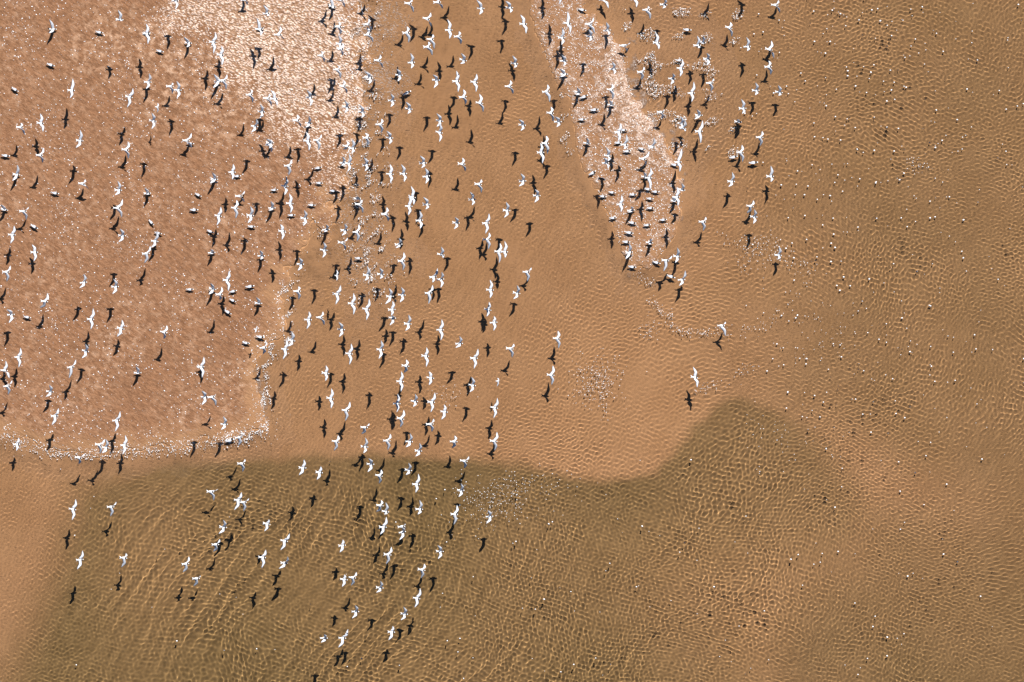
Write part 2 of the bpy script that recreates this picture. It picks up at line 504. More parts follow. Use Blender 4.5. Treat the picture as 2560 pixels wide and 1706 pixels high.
def mesh_object(name, co, quads, smooth=True, parent=None):
    me = bpy.data.meshes.new(name)
    co = np.asarray(co, np.float32)
    quads = np.asarray(quads, np.int32)
    k = quads.shape[1]
    n = len(quads)
    me.vertices.add(len(co))
    me.vertices.foreach_set('co', co.ravel())
    me.loops.add(n * k)
    me.loops.foreach_set('vertex_index', quads.ravel())
    me.polygons.add(n)
    me.polygons.foreach_set('loop_start', np.arange(n, dtype=np.int32) * k)
    me.polygons.foreach_set('use_smooth', np.full(n, smooth, bool))
    me.update(calc_edges=True)
    ob = bpy.data.objects.new(name, me)
    scene.collection.objects.link(ob)
    return ob


def to_world(px, py):
    return (px - PW / 2) * S, (PH / 2 - py) * S


# coarse signed distance fields, in photo pixels, on a map that reaches past the frame
STEP = 8
FX = np.arange(-400, PW + 401, STEP)
FY = np.arange(-400, PH + 401, STEP)
GX, GY = np.meshgrid(FX, FY)


def poly_field(pts, k=2560 / 2353):
    P = np.array(pts, float) * k
    inside = np.zeros(GX.shape, bool)
    dist = np.full(GX.shape, 1e9)
    for i in range(len(P)):
        x1, y1 = P[i]
        x2, y2 = P[(i + 1) % len(P)]
        if y1 != y2:
            c = ((y1 > GY) != (y2 > GY)) & (GX < (x2 - x1) * (GY - y1) / (y2 - y1) + x1)
            inside ^= c
        dx, dy = x2 - x1, y2 - y1
        t = np.clip(((GX - x1) * dx + (GY - y1) * dy) / (dx * dx + dy * dy + 1e-9), 0, 1)
        dist = np.minimum(dist, np.hypot(GX - x1 - t * dx, GY - y1 - t * dy))
    return np.where(inside, dist, -dist)


def sample(F, px, py):
    u = np.clip((np.asarray(px, float) - FX[0]) / STEP, 0, len(FX) - 1.001)
    v = np.clip((np.asarray(py, float) - FY[0]) / STEP, 0, len(FY) - 1.001)
    i, j = u.astype(int), v.astype(int)
    a, b = u - i, v - j
    return (F[j, i] * (1 - a) * (1 - b) + F[j, i + 1] * a * (1 - b) + F[j + 1, i] * (1 - a) * b + F[j + 1, i + 1] * a * b)


def wob(seed, scale, px, py, n=7):
    """smooth wandering noise, about -1..1, wavelength near scale pixels"""
    r = np.random.default_rng(seed)
    out = 0
    for _ in range(n):
        a = r.random() * 6.283
        k = 6.283 / (scale * (0.6 + 1.3 * r.random()))
        out = out + np.sin(k * (px * math.cos(a) + py * math.sin(a)) + r.random() * 6.283)
    return out / math.sqrt(n)


FLAT = poly_field([(-400, -400), (845, -400), (842, 0), (838, 100), (848, 200), (822, 330), (802, 420), (760, 520), (700, 600), (650, 660),
                   (660, 760), (600, 830), (603, 930), (612, 992), (530, 1008), (440, 1025), (330, 1036), (200, 1046), (120, 1041),
                   (60, 1022), (20, 1005), (-400, 960)])
ISLE = poly_field([(1215, -400), (1217, 0), (1228, 70), (1252, 130), (1282, 195), (1308, 235), (1318, 300), (1326, 352), (1350, 402), (1388, 480),
                   (1420, 560), (1452, 615), (1492, 618), (1520, 590), (1550, 545), (1566, 480), (1568, 420), (1556, 350), (1515, 300),
                   (1478, 250), (1448, 190), (1440, 120), (1402, 70), (1345, 25), (1335, -400)])
POOL = poly_field([(150, 1100), (230, 1078), (400, 1062), (600, 1046), (800, 1038), (1000, 1044), (1150, 1052), (1250, 1077), (1350, 1096),
                   (1430, 1096), (1500, 1076), (1550, 1032), (1590, 972), (1640, 925), (1700, 903), (1780, 915), (1870, 945),
                   (1930, 985), (1965, 1030), (2010, 1085), (2050, 1150), (2060, 1250), (1950, 1400), (1850, 1520), (1800, 2000),
                   (-200, 2000), (-60, 1560), (30, 1420), (90, 1290), (125, 1180)])
LUMP = poly_field([(395, -400), (402, 20), (440, 70), (520, 150), (590, 240), (640, 320), (690, 400), (750, 500), (800, 600), (850, 660), (872, 600), (856, 480), (842, 380), (835, 300), (858, 200),
                   (852, 100), (850, -400)])
PALE = poly_field([(230, 110), (400, 60), (560, 200), (640, 300), (560, 330), (480, 300), (380, 250), (300, 190)])


def ground(px, py):
    """height of the sand in metres above the still water, and the masks that follow the place"""
    rough = sm(620, 700, px) * sm(800, 640, py)
    fz = sample(FLAT, px, py) + (8 + 13 * rough) * wob(1, 60, px, py) + 7 * rough * wob(2, 24, px, py)
    f = sample(FLAT, px, py) + (9 + 16 * rough) * wob(1, 60, px, py) + (4 + 9 * rough) * wob(2, 24, px, py)
    ragged = sm(1480, 1560, px + 0.0 * py) + sm(140, 60, py) * sm(1380, 1440, px)
    i = sample(ISLE, px, py) + (7 + 12 * ragged) * wob(3, 50, px, py) + (4 + 12 * ragged) * wob(4, 22, px, py)
    p = sample(POOL, px, py)
    # the pool has a steep upper bank and fades out to the right and the lower left
    soft = 120 + 420 * sm(1820, 2150, px) + 190 * sm(1500, 1650, py) * sm(1500, 1900, px) + 420 * sm(420, 120, px)
    pm = sm(-0.12, 0.88, (p + 4 * wob(5, 90, px, py)) / (soft + 50))
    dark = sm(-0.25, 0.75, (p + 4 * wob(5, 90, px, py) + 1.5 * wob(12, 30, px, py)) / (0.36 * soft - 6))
    right = sm(1640, 2250, px + 35 * wob(6, 420, px, py))
    tongue = np.exp(-(((px - 2190) / 230) ** 2 + ((py - 1190 - 0.35 * (px - 2190)) / 95) ** 2))
    depth = 0.135 + 0.02 * wob(7, 300, px, py)
    depth = depth + 0.012 * right * (1 - 0.75 * tongue) * (0.95 + 0.07 * wob(8, 500, px, py))
    depth = depth + 0.02 * sm(1250, 1706, py) * sm(1500, 2000, px)
    depth = np.maximum(depth, 0.135 + pm * (0.19 + 0.03 * wob(9, 350, px, py)))
    depth = depth + 0.05 * sm(1120, 1500, px) * sm(650, 900, py) * (1 - sm(1650, 1850, px))
    z = -depth
    z = z + (0.172 + 0.008 * wob(10, 160, px, py)) * sm(-55, 40, fz)
    z = z + 0.158 * sm(-45, 24, sample(ISLE, px, py) + 6 * wob(3, 50, px, py))
    depth_tint = 0.52 * right * (1 - 0.8 * tongue) + 0.25 * sm(1250, 1706, py) * sm(1500, 2000, px) + 0.03 * wob(13, 260, px, py)  # darkens the bottom colour in place of light absorbed by deeper water
    depth_tint = np.clip(np.maximum(depth_tint, dark * (0.90 + 0.10 * wob(14, 500, px, py) - 0.30 * sm(1500, 2100, px) - 0.22 * sm(1350, 1750, px) * sm(1250, 1550, py))), 0, 1)
    return z, f, i, pm, depth_tint, right, depth


# ------------------------------------------------------------------ materials
def principled(name, colour, rough=0.8, spec=0.3):
    m = bpy.data.materials.new(name)
    m.use_nodes = True
    b = m.node_tree.nodes['Principled BSDF']
    b.inputs['Base Color'].default_value = (*colour, 1)
    b.inputs['Roughness'].default_value = rough
    b.inputs['Specular IOR Level'].default_value = spec
    return m


class N:
    def __init__(self, m):
        self.t = m.node_tree

    def node(self, kind, **kw):
        n = self.t.nodes.new(kind)
        for k, v in kw.items():
            if k[0].isupper():
                n.inputs[k.replace('_', ' ')].default_value = v
            else:
                setattr(n, k, v)
        return n

    def link(self, a, b):
        self.t.links.new(a, b)

    def noise(self, vec, scale, detail=3, rough=0.55):
        n = self.node('ShaderNodeTexNoise', Scale=scale, Detail=detail, Roughness=rough)
        self.link(vec, n.inputs['Vector'])
        return n.outputs['Fac']

    def ramp(self, fac, lo, hi, a=0.0, b=1.0):
        n = self.node('ShaderNodeMapRange', interpolation_type='SMOOTHSTEP')
        n.inputs[1].default_value, n.inputs[2].default_value = lo, hi
        n.inputs[3].default_value, n.inputs[4].default_value = a, b
        self.link(fac, n.inputs[0])
        return n.outputs[0]

    def math(self, op, a, b):
        n = self.node('ShaderNodeMath', operation=op)
        for k, v in enumerate((a, b)):
            if isinstance(v, (int, float)):
                n.inputs[k].default_value = v
            else:
                self.link(v, n.inputs[k])
        return n.outputs[0]

    def mix(self, fac, a, b):
        n = self.node('ShaderNodeMix', data_type='RGBA')
        self.link(fac, n.inputs[0]) if not isinstance(fac, (int, float)) else setattr(n.inputs[0], 'default_value', fac)
        for k, v in ((6, a), (7, b)):
            if isinstance(v, tuple):
                n.inputs[k].default_value = (*v, 1)
            else:
                self.link(v, n.inputs[k])
        return n.outputs[2]

    def attr(self, name):
        return self.node('ShaderNodeAttribute', attribute_name=name).outputs['Fac']


TAN_A, TAN_B = (0.412, 0.214, 0.099), (0.462, 0.245, 0.117)
DEEP_A, DEEP_B = (0.186, 0.114, 0.046), (0.236, 0.145, 0.060)  # bottom colour with the absorption of deep water painted in


def seabed_colour(g, pos):
    big = g.noise(pos, 0.55, 3)
    tan = g.mix(g.ramp(big, 0.3, 0.7), TAN_A, TAN_B)
    deep = g.mix(g.ramp(g.noise(pos, 2.1, 3, 0.7), 0.32, 0.68), DEEP_A, DEEP_B)
    return g.mix(g.attr('depth_tint'), tan, deep)


def seabed_material():
    m = bpy.data.materials.new('seabed_sand')
    m.use_nodes = True
    g = N(m)
    bsdf = m.node_tree.nodes['Principled BSDF']
    pos = g.node('ShaderNodeTexCoord').outputs['Object']
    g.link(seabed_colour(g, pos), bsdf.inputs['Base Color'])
    bsdf.inputs['Roughness'].default_value = 0.9
    bsdf.inputs['Specular IOR Level'].default_value = 0.0
    return m


def stretched(g, pos, angle, length):
    n = g.node('ShaderNodeMapping', vector_type='TEXTURE')
    n.inputs['Rotation'].default_value = (0, 0, math.radians(angle))
    n.inputs['Scale'].default_value = (length, 1.0, 1.0)
    g.link(pos, n.inputs['Vector'])
    return n.outputs['Vector']


def shore_material():
    m = bpy.data.materials.new('shore_sand')
    m.use_nodes = True
    g = N(m)
    bsdf = m.node_tree.nodes['Principled BSDF']
    pos = g.node('ShaderNodeTexCoord').outputs['Object']
    rpos = stretched(g, pos, -38, 2.3)
    lpos = stretched(g, pos, -24, 1.6)
    flat, foam, lump, pale, margin = (g.attr(k) for k in ('flat', 'foam', 'lump', 'pale', 'margin'))
    fine = g.noise(pos, 15, 3, 0.7)
    mid = g.noise(pos, 3.2, 6, 0.74)
    streak = g.noise(rpos, 10, 3, 0.7)

    dry = g.mix(g.ramp(streak, 0.36, 0.66), DRY_A, DRY_B)
    dry = g.mix(g.ramp(fine, 0.54, 0.72, 0, 0.55), dry, DRY_C)
    dry = g.mix(g.math('MULTIPLY', g.ramp(mid, 0.46, 0.66), pale), dry, PALE_C)
    dry = g.mix(g.ramp(g.math('ADD', g.math('MULTIPLY', mid, -0.5), fine), 0.02, -0.04, 0, 0.75), dry, (0.10, 0.06, 0.035))
    dry = g.mix(g.math('MULTIPLY', margin, 0.75), dry, (0.300, 0.160, 0.078))
    flatm = g.ramp(g.math('ADD', flat, g.math('MULTIPLY', g.math('SUBTRACT', fine, 0.5), 0.3)), 0.30, 0.70)
    col = g.mix(flatm, seabed_colour(g, pos), dry)

    vor = g.node('ShaderNodeTexVoronoi', feature='SMOOTH_F1', Scale=17.0)
    vor.inputs['Smoothness'].default_value = 0.45
    warp = g.node('ShaderNodeMix', data_type='VECTOR')
    warp.inputs[0].default_value = 0.07
    nz = g.node('ShaderNodeTexNoise', Scale=6.0, Detail=2)
    g.link(lpos, nz.inputs['Vector'])
    g.link(lpos, warp.inputs[4])
    g.link(nz.outputs['Color'], warp.inputs[5])
    g.link(warp.outputs[1], vor.inputs['Vector'])
    cell = vor.outputs['Distance']
    lumpm = g.math('ADD', lump, g.math('MULTIPLY', g.math('SUBTRACT', mid, 0.5), 1.3))
    lumpm = g.ramp(g.math('ADD', lumpm, g.math('MULTIPLY', g.math('SUBTRACT', 0.42, cell), 1.1)), 0.28, 0.72)
    film = g.mix(g.ramp(cell, 0.30, 0.62), LUMP_SHEEN, LUMP_A)  # lump tops paler: foam with its white sheen put into the colour
    col = g.mix(g.math('MULTIPLY', lumpm, g.ramp(nz.outputs['Fac'], 0.36, 0.60, 0.45, 1.0)), col, film)

    foamm = g.ramp(g.math('ADD', foam, g.math('MULTIPLY', g.math('SUBTRACT', mid, 0.5), 1.9)), 0.55, 0.95)
    foamc = g.mix(g.ramp(fine, 0.42, 0.62), FOAM_A, FOAM_B)
    col = g.mix(foamm, col, foamc)
    g.link(col, bsdf.inputs['Base Color'])
    g.link(g.ramp(lumpm, 0.0, 1.0, 0.8, 0.45), bsdf.inputs['Roughness'])
    bsdf.inputs['Specular IOR Level'].default_value = 0.2

    relief = g.math('MULTIPLY', g.math('SUBTRACT', 0.5, cell), g.math('MULTIPLY', lumpm, 0.052))
    relief = g.math('ADD', relief, g.math('MULTIPLY', streak, g.math('MULTIPLY', flatm, 0.045)))
    relief = g.math('ADD', relief, g.math('MULTIPLY', fine, g.math('ADD', 0.012, g.math('MULTIPLY', foamm, 0.045))))
    bump = g.node('ShaderNodeBump')
    bump.inputs['Strength'].default_value = 0.9
    bump.inputs['Distance'].default_value = 1.0
    g.link(relief, bump.inputs['Height'])
    g.link(bump.outputs['Normal'], bsdf.inputs['Normal'])
    return m


DRY_A, DRY_B, DRY_C, PALE_C = (0.154, 0.072, 0.034), (0.236, 0.114, 0.056), (0.37, 0.208, 0.122), (0.43, 0.265, 0.168)
LUMP_A, LUMP_SHEEN = (0.29, 0.168, 0.098), (0.62, 0.475, 0.39)  # the paler tone carries the painted sheen of the lumps
FOAM_A, FOAM_B = (0.30, 0.172, 0.104), (0.62, 0.48, 0.40)


def water_material():
    m = bpy.data.materials.new('clear_water')
    m.use_nodes = True
    t = m.node_tree
    t.nodes.clear()
    out = t.nodes.new('ShaderNodeOutputMaterial')
    gl = t.nodes.new('ShaderNodeBsdfGlass')
    gl.inputs['Roughness'].default_value = 0.0
    gl.inputs['IOR'].default_value = 1.333
    t.links.new(gl.outputs[0], out.inputs[0])
    return m


# ------------------------------------------------------------------ the sand
def axis(half, step):
    a = np.arange(-half, half + step / 2, step)
    far = np.array([3, 8, 20, 60, 200, 700.0])
    return np.concatenate([-(half + far[::-1]), a, half + far])


def grid_faces(nx, ny):
    i = np.arange(ny - 1)[:, None] * nx + np.arange(nx - 1)[None, :]
    return np.stack([i, i + 1, i + 1 + nx, i + nx], -1).reshape(-1, 4)


HX, HY = PW * S / 2 + 1.6, PH * S / 2 + 1.6
ax, ay = axis(HX, 0.09), axis(HY, 0.09)
X, Y = np.meshgrid(ax, ay)
px, py = X / S + PW / 2, PH / 2 - Y / S
z, f, i, pm, depth_tint, right, depth = ground(np.clip(px, -380, PW + 380), np.clip(py, -380, PH + 380))
sand = mesh_object('sand', np.stack([X, Y, z], -1).reshape(-1, 3), grid_faces(len(ax), len(ay)))
lum = sm(-120, 100, sample(LUMP, px, py) + 34 * wob(15, 110, px, py) + 16 * wob(16, 40, px, py)) * (1 - 0.55 * sm(180, 420, py))
edge = np.exp(-(f / 22) ** 2) * (0.45 * sm(330, 420, py) * sm(1100, 1000, py) + 0.35 * sm(900, 960, py))
edge = edge * (1 - 0.5 * sm(560, 620, px) * sm(880, 620, py) * sm(600, 660, py))
scat = np.exp(-(((px - 1640) / 150) ** 2 + ((py - 220) / 170) ** 2)) * 0.42 + np.exp(-(((px - 930) / 45) ** 2 + ((py - 560) / 190) ** 2)) * 0.40
scat = scat + 0.40 * np.exp(-(((px - 880) / 60) ** 2 + ((py - 120) / 160) ** 2))
isl = sm(-10, 30, i)
foam = np.clip(np.maximum(edge, scat) + 0.50 * isl + 0.34 * np.exp(-(i / 30) ** 2), 0, 1)
for name, arr in (('flat', sm(-0.024, -0.004, z)), ('margin', np.clip(sm(70, 0, f) * sm(-6, 20, -i) + sm(8, 30, i) * 0.5 + sm(-40, 10, -i) * sm(40, 0, f), 0, 1)), ('depth_tint', depth_tint), ('foam', foam), ('lump', lum),
                  ('pale', np.clip(0.32 + sm(-120, 60, sample(PALE, px, py)) * 0.6 + 0.22 * wob(11, 240, px, py), 0, 1))):
    a = sand.data.attributes.new(name, 'FLOAT', 'POINT')
    a.data.foreach_set('value', arr.ravel().astype(np.float32))
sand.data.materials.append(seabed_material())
sand.data.materials.append(shore_material())
shore = ((f > -60) | (foam > 0.06) | (lum > 0.02)).ravel()
sand.data.polygons.foreach_set('material_index', shore[grid_faces(len(ax), len(ay))].any(1).astype(np.int32))
sand['kind'] = 'structure'
sand.cycles.is_caustics_receiver = True

# ------------------------------------------------------------------ the water: real waves, so that light bends through them
wx, wy = axis(HX, 0.0300), axis(HY, 0.0300)
X, Y = np.meshgrid(wx, wy)
px, py = X / S + PW / 2, PH / 2 - Y / S
zc, fc, ic, pmc, _, rc, dc = ground(GX.astype(float), GY.astype(float))   # slow fields on the coarse map
zs, pmw, rw, dw = (sample(k, px, py) for k in (zc, pmc, rc, dc))


def waves(X, Y, comps):
    out = np.zeros_like(X)
    for lam, th, amp, ph in comps:
        k = 6.283185 / lam
        out += amp * np.sin((k * math.cos(th)) * X + (k * math.sin(th)) * Y + ph)
    return out


def train(n, lam0, lam1, mean, spread, slope, seed):
    r = np.random.default_rng(seed)
    out = []
    for _ in range(n):
        lam = lam0 * (lam1 / lam0) ** r.random()
        out.append((lam, math.radians(mean + spread * r.normal()), slope * lam / 6.283 * math.sqrt(2 / n), r.random() * 6.283))
    return out


wxp = X + 0.07 * sample(wob(21, 190, GX, GY), px, py) + 0.38 * sample(wob(22, 700, GX, GY), px, py)
wyp = Y + 0.06 * sample(wob(23, 210, GX, GY), px, py) + 0.30 * sample(wob(24, 800, GX, GY), px, py)
net = waves(wxp, wyp, train(32, 0.118, 0.25, -35, 60, 0.118, 31))
spine = waves(wxp, wyp, train(10, 0.34, 0.72, -28, 11, 0.088, 32))
wind = waves(wxp, wyp, train(30, 0.114, 0.21, 100, 34, 0.120, 33))
pool_left = pmw * sm(1500, 700, px)
centre = sm(1560, 1250, px) * sm(1000, 700, py)
w_net = 0.28 + 0.52 * pmw + 0.56 * rw - 0.14 * centre
w_spine = 0.20 + 0.85 * pool_left + 0.25 * pmw + 0.15 * rw
w_wind = 0.88 + 0.42 * rw - 0.62 * pmw - 0.28 * centre
gust = 0.86 + 0.24 * sample(wob(25, 260, GX, GY), px, py)
calm = sm(0.012, 0.06, -zs)
Z = (w_net * net + w_spine * spine + w_wind * wind) * gust * (0.25 + 0.75 * calm)
faces = grid_faces(len(wx), len(wy))
wet = (zs < -0.016).ravel()          # the film thinner than this is wet sand
keep = wet[faces].all(1)
faces = faces[keep]
used = np.zeros(wet.size, bool)
used[faces.ravel()] = True
remap = np.cumsum(used) - 1
co = np.stack([X, Y, Z], -1).reshape(-1, 3)[used]
water = mesh_object('water', co, remap[faces])
water.data.materials.append(water_material())
water['kind'] = 'structure'
water.cycles.is_caustics_caster = True
del X, Y, Z, wxp, wyp, net, spine, wind, px, py

# ------------------------------------------------------------------ foam bubbles and flecks, and solid white blobs for sun glints, far too many to count
ICO = None


def ico():
    import bmesh
    bm = bmesh.new()
    bmesh.ops.create_icosphere(bm, subdivisions=1, radius=1)
    v = np.array([p.co[:] for p in bm.verts])
    q = np.array([[a.index for a in p.verts] for p in bm.faces])
    bm.free()
    return v, q


def blobs(name, pts, rad, label, flat=0.6, stretch=None, ang=0.0):
    v, q = ico()
    n = len(pts)
    r = np.random.default_rng(len(name))
    zz = np.maximum(ground(pts[:, 0], pts[:, 1])[0], 0.0)
    wxy = np.stack(to_world(pts[:, 0], pts[:, 1]), -1)
    th = ang + r.normal(0, 0.5, n)
    st = 1 + 0.5 * r.random(n) if stretch is None else stretch * (0.7 + 0.6 * r.random(n))
    a, b = v[None, :, 0] * st[:, None], v[None, :, 1]
    co = np.empty((n, len(v), 3))
    co[..., 0] = (a * np.cos(th)[:, None] - b * np.sin(th)[:, None]) * rad[:, None] + wxy[:, :1]
    co[..., 1] = (a * np.sin(th)[:, None] + b * np.cos(th)[:, None]) * rad[:, None] + wxy[:, 1:]
    co[..., 2] = v[None, :, 2] * rad[:, None] * flat + (zz + rad * flat * 0.5)[:, None]
    fq = (q[None] + (np.arange(n) * len(v))[:, None, None]).reshape(-1, 3)
    ob = mesh_object(name, co.reshape(-1, 3), fq)
    ob.data.materials.append(FOAM)
    ob['kind'] = 'stuff'
    ob['label'] = label
    ob['category'] = 'foam'
    return ob


FOAM = principled('white_foam_and_glints', (0.88, 0.87, 0.87), 0.35, 0.5)  # white for the foam and for the solid sun glints


def scatter(n, x0, x1, y0, y1, dens, seed):
    r = np.random.default_rng(seed)
    pts = np.stack([x0 + (x1 - x0) * r.random(n * 6), y0 + (y1 - y0) * r.random(n * 6)], -1)
    d = dens(pts[:, 0], pts[:, 1])
    keep = r.random(len(pts)) < d
    return pts[keep][:n]


def cluster(cx, cy, sx, sy, n, tilt, seed):
    r = np.random.default_rng(seed)
    a, b = r.normal(0, sx, n), r.normal(0, sy, n)
    c, s = math.cos(tilt), math.sin(tilt)
    return np.stack([cx + a * c - b * s, cy + a * s + b * c], -1)


def strand(pts, n, jit, seed):
    r = np.random.default_rng(seed)
    P = np.array(pts, float) * 2560 / 2353
    t = r.random(n) * (len(P) - 1)
    k = t.astype(int)
    u = (t - k)[:, None]
    return P[k] * (1 - u) + P[k + 1] * u + r.normal(0, jit, (n, 2))


flat_at = lambda x, y: sample(FLAT, x, y)
isle_at = lambda x, y: sample(ISLE, x, y)

p = scatter(5200, -20, 960, -20, 1160, lambda x, y: sm(-5, 20, flat_at(x, y)) * (0.25 + 0.5 * sm(-0.2, 1, wob(41, 120, x, y))) * (1 - 0.6 * sm(-30, 30, sample(LUMP, x, y))), 51)
blobs('foam_specks', p, 0.006 + 0.016 * rng.random(len(p)) ** 2.4, 'tiny white foam specks strewn over the brown sand flat')
p = scatter(4200, 1300, 1760, -20, 720, lambda x, y: sm(-4, 12, isle_at(x, y)) * (0.3 + 0.5 * sm(-0.4, 1, wob(42, 40, x, y))), 52)
p = np.concatenate([p, scatter(3200, 1400, 1860, 20, 420, lambda x, y: (isle_at(x, y) < 6) * sm(0.35, 1.0, wob(43, 70, x, y) + 0.6 * np.exp(-(((x - 1620) / 130) ** 2 + ((y - 230) / 160) ** 2)) - 0.25), 53)])
blobs('bubble_foam', p, 0.005 + 0.013 * rng.random(len(p)) ** 2, 'white bubbly foam over the sandbar in the upper right', stretch=1.3, ang=-0.5)

line = lambda x, y: np.exp(-(flat_at(x, y) / 16) ** 2)
p = scatter(2600, 560, 760, 700, 1120, lambda x, y: line(x, y) * sm(-0.4, 0.8, wob(44, 26, x, y)), 54)
p = np.concatenate([p, scatter(1400, -20, 640, 1060, 1150, lambda x, y: line(x, y), 55),
                    scatter(4200, 800, 1040, -20, 760, lambda x, y: np.exp(-((x - 905 - 0.06 * (y - 300)) / 42) ** 2) * sm(-0.2, 1.0, wob(45, 30, x, y)), 56),
                    scatter(500, 600, 960, 560, 800, lambda x, y: line(x, y) * sm(0.1, 1.0, wob(46, 30, x, y)), 57)])
blobs('shore_foam', p, 0.004 + 0.012 * rng.random(len(p)) ** 2, 'white foam streaks along the edge of the brown sand flat', stretch=1.8, ang=-0.6)

p = scatter(560, 1840, 2580, -20, 1720, lambda x, y: sm(1820, 1980, x) * (0.75 - 0.6 * sm(2250, 2560, x)) * (1 - 0.80 * sm(900, 1250, y)), 58)
p = np.concatenate([p, scatter(60, 1100, 1900, 1150, 1700, lambda x, y: 0.3 + 0 * x, 59), scatter(40, 150, 1400, 1150, 1700, lambda x, y: 0.3 + 0 * x, 60)])
blobs('foam_bubbles', p, 0.012 + 0.022 * rng.random(len(p)) ** 1.8, 'white blobs standing in for sun glints on the rippled water at right', flat=0.22)  # sun glints modelled as solid white blobs

parts = [cluster(1490, 955, 30, 34, 320, 0.6, 61), cluster(1512, 1005, 8, 30, 30, 0.0, 62), cluster(1240, 1252, 55, 30, 340, -0.2, 63),
         cluster(1340, 1205, 60, 26, 60, 0.1, 64), cluster(1945, 1085, 60, 26, 46, 0.3, 65), cluster(2292, 412, 16, 12, 46, 0.2, 66),
         cluster(1628, 822, 16, 16, 50, -0.4, 67), cluster(1870, 630, 40, 25, 90, 0.5, 68), cluster(1120, 985, 28, 14, 40, 0, 69),
         cluster(1780, 830, 20, 6, 26, 0, 70), cluster(2060, 840, 60, 40, 50, 0.3, 71)]
parts += [strand([(1495, 690), (1518, 715), (1545, 730)], 80, 6, 72), strand([(1535, 745), (1570, 762), (1625, 768)], 90, 6, 73),
          strand([(1450, 615), (1475, 640), (1500, 655)], 50, 7, 74), strand([(1700, 560), (1760, 560), (1800, 590), (1870, 620)], 130, 13, 75),
          strand([(1660, 770), (1720, 755), (1780, 740), (1860, 640)], 70, 9, 76), strand([(1600, 900), (1660, 880), (1740, 840)], 70, 9, 77)]
p = np.concatenate(parts)
blobs('glinting_foam', p, 0.005 + 0.010 * rng.random(len(p)) ** 1.5, 'white blobs for glitter patches, with strings of white foam on the shallow water', stretch=1.4)  # clusters are glitter made as solid white blobs; strands are foam

# ------------------------------------------------------------------ terns
WHITE = principled('white_plumage', (0.84, 0.84, 0.85), 0.75, 0.2)
MANTLE = principled('pale_grey_plumage', (0.56, 0.58, 0.63), 0.75, 0.2)
DARK = principled('dark_wing_feathers', (0.24, 0.25, 0.28), 0.75, 0.2)
BLACK = principled('black_nape', (0.012, 0.012, 0.014), 0.6, 0.3)
BILL = principled('horn_bill', (0.30, 0.17, 0.05), 0.5, 0.4)
LEG = principled('dark_leg', (0.03, 0.025, 0.02), 0.6, 0.3)
BIRD_MATS = [WHITE, MANTLE, DARK, BLACK, BILL, LEG]


class Builder:
    def __init__(self):
        self.v, self.f, self.m = [], [], []

    def loft(self, rings, mats, cap0=True, cap1=True):
        """rings: lists of points of equal count; mats(i, j) gives the material of a face"""
        base = len(self.v)
        k = len(rings[0])
        for r in rings:
            self.v += [tuple(p) for p in r]
        for a in range(len(rings) - 1):
            for j in range(k):
                j2 = (j + 1) % k
                self.f.append((base + a * k + j, base + a * k + j2, base + (a + 1) * k + j2, base + (a + 1) * k + j))
                self.m.append(mats(a, j))
        if cap0:
            self.f.append(tuple(base + j for j in range(k))[::-1])
            self.m.append(mats(0, 0))
        if cap1:
            e = base + (len(rings) - 1) * k
            self.f.append(tuple(e + j for j in range(k)))
            self.m.append(mats(len(rings) - 2, 0))


def ring(x, y, z, ry, rz, n=8):
    return [(x, y + ry * math.cos(6.2832 * j / n), z + rz * math.sin(6.2832 * j / n)) for j in range(n)]


def tern_body(b, stand=False):
    if stand:
        prof = [(-0.135, 0.006, 0.010, 0.004), (-0.09, 0.026, 0.006, 0.018), (-0.045, 0.042, 0.0, 0.034), (0.0, 0.047, 0.0, 0.042),
                (0.045, 0.041, 0.006, 0.040), (0.075, 0.030, 0.016, 0.032), (0.095, 0.027, 0.024, 0.030), (0.112, 0.028, 0.026, 0.029),
                (0.130, 0.023, 0.024, 0.024), (0.146, 0.012, 0.020, 0.013), (0.172, 0.004, 0.014, 0.005), (0.190, 0.001, 0.012, 0.001)]
    else:
        prof = [(-0.100, 0.010, 0.004, 0.006), (-0.06, 0.026, 0.0, 0.022), (-0.02, 0.038, 0.0, 0.036), (0.025, 0.042, 0.0, 0.040),
                (0.055, 0.036, 0.002, 0.036), (0.075, 0.029, 0.004, 0.030), (0.092, 0.027, 0.006, 0.028), (0.108, 0.027, 0.006, 0.028),
                (0.122, 0.021, 0.005, 0.022), (0.134, 0.011, 0.003, 0.012), (0.156, 0.004, 0.0, 0.005), (0.174, 0.001, -0.002, 0.001)]
    k = 1.0 if stand else 1.14
    rings = [ring(x, 0, zo, ry * k, rz) for x, ry, zo, rz in prof]

    def mats(i, j):
        if i >= 9:
            return 4
        if i in (4, 5, 6) and j in (0, 1, 2, 3):
            return 3
        if i == 7 and j in (0, 3):
            return 3
        if stand and i in (1, 2, 3) and j in (0, 1, 2, 3):
            return 1
        return 0
    b.loft(rings, mats)


def tern_tail(b, spread, long=1.0):
    y = 0.034 + 0.034 * spread
    xe = -0.160 * long
    pts = [(-0.075, -0.018), (-0.12, -0.7 * y), (xe, -y), (-0.128 * long, -0.25 * y), (-0.120 * long, 0.0), (-0.128 * long, 0.25 * y), (xe, y), (-0.12, 0.7 * y), (-0.075, 0.018)]
    b.loft([[(x, v, 0.008) for x, v in pts], [(x, v, 0.003) for x, v in pts]], lambda i, j: 0)


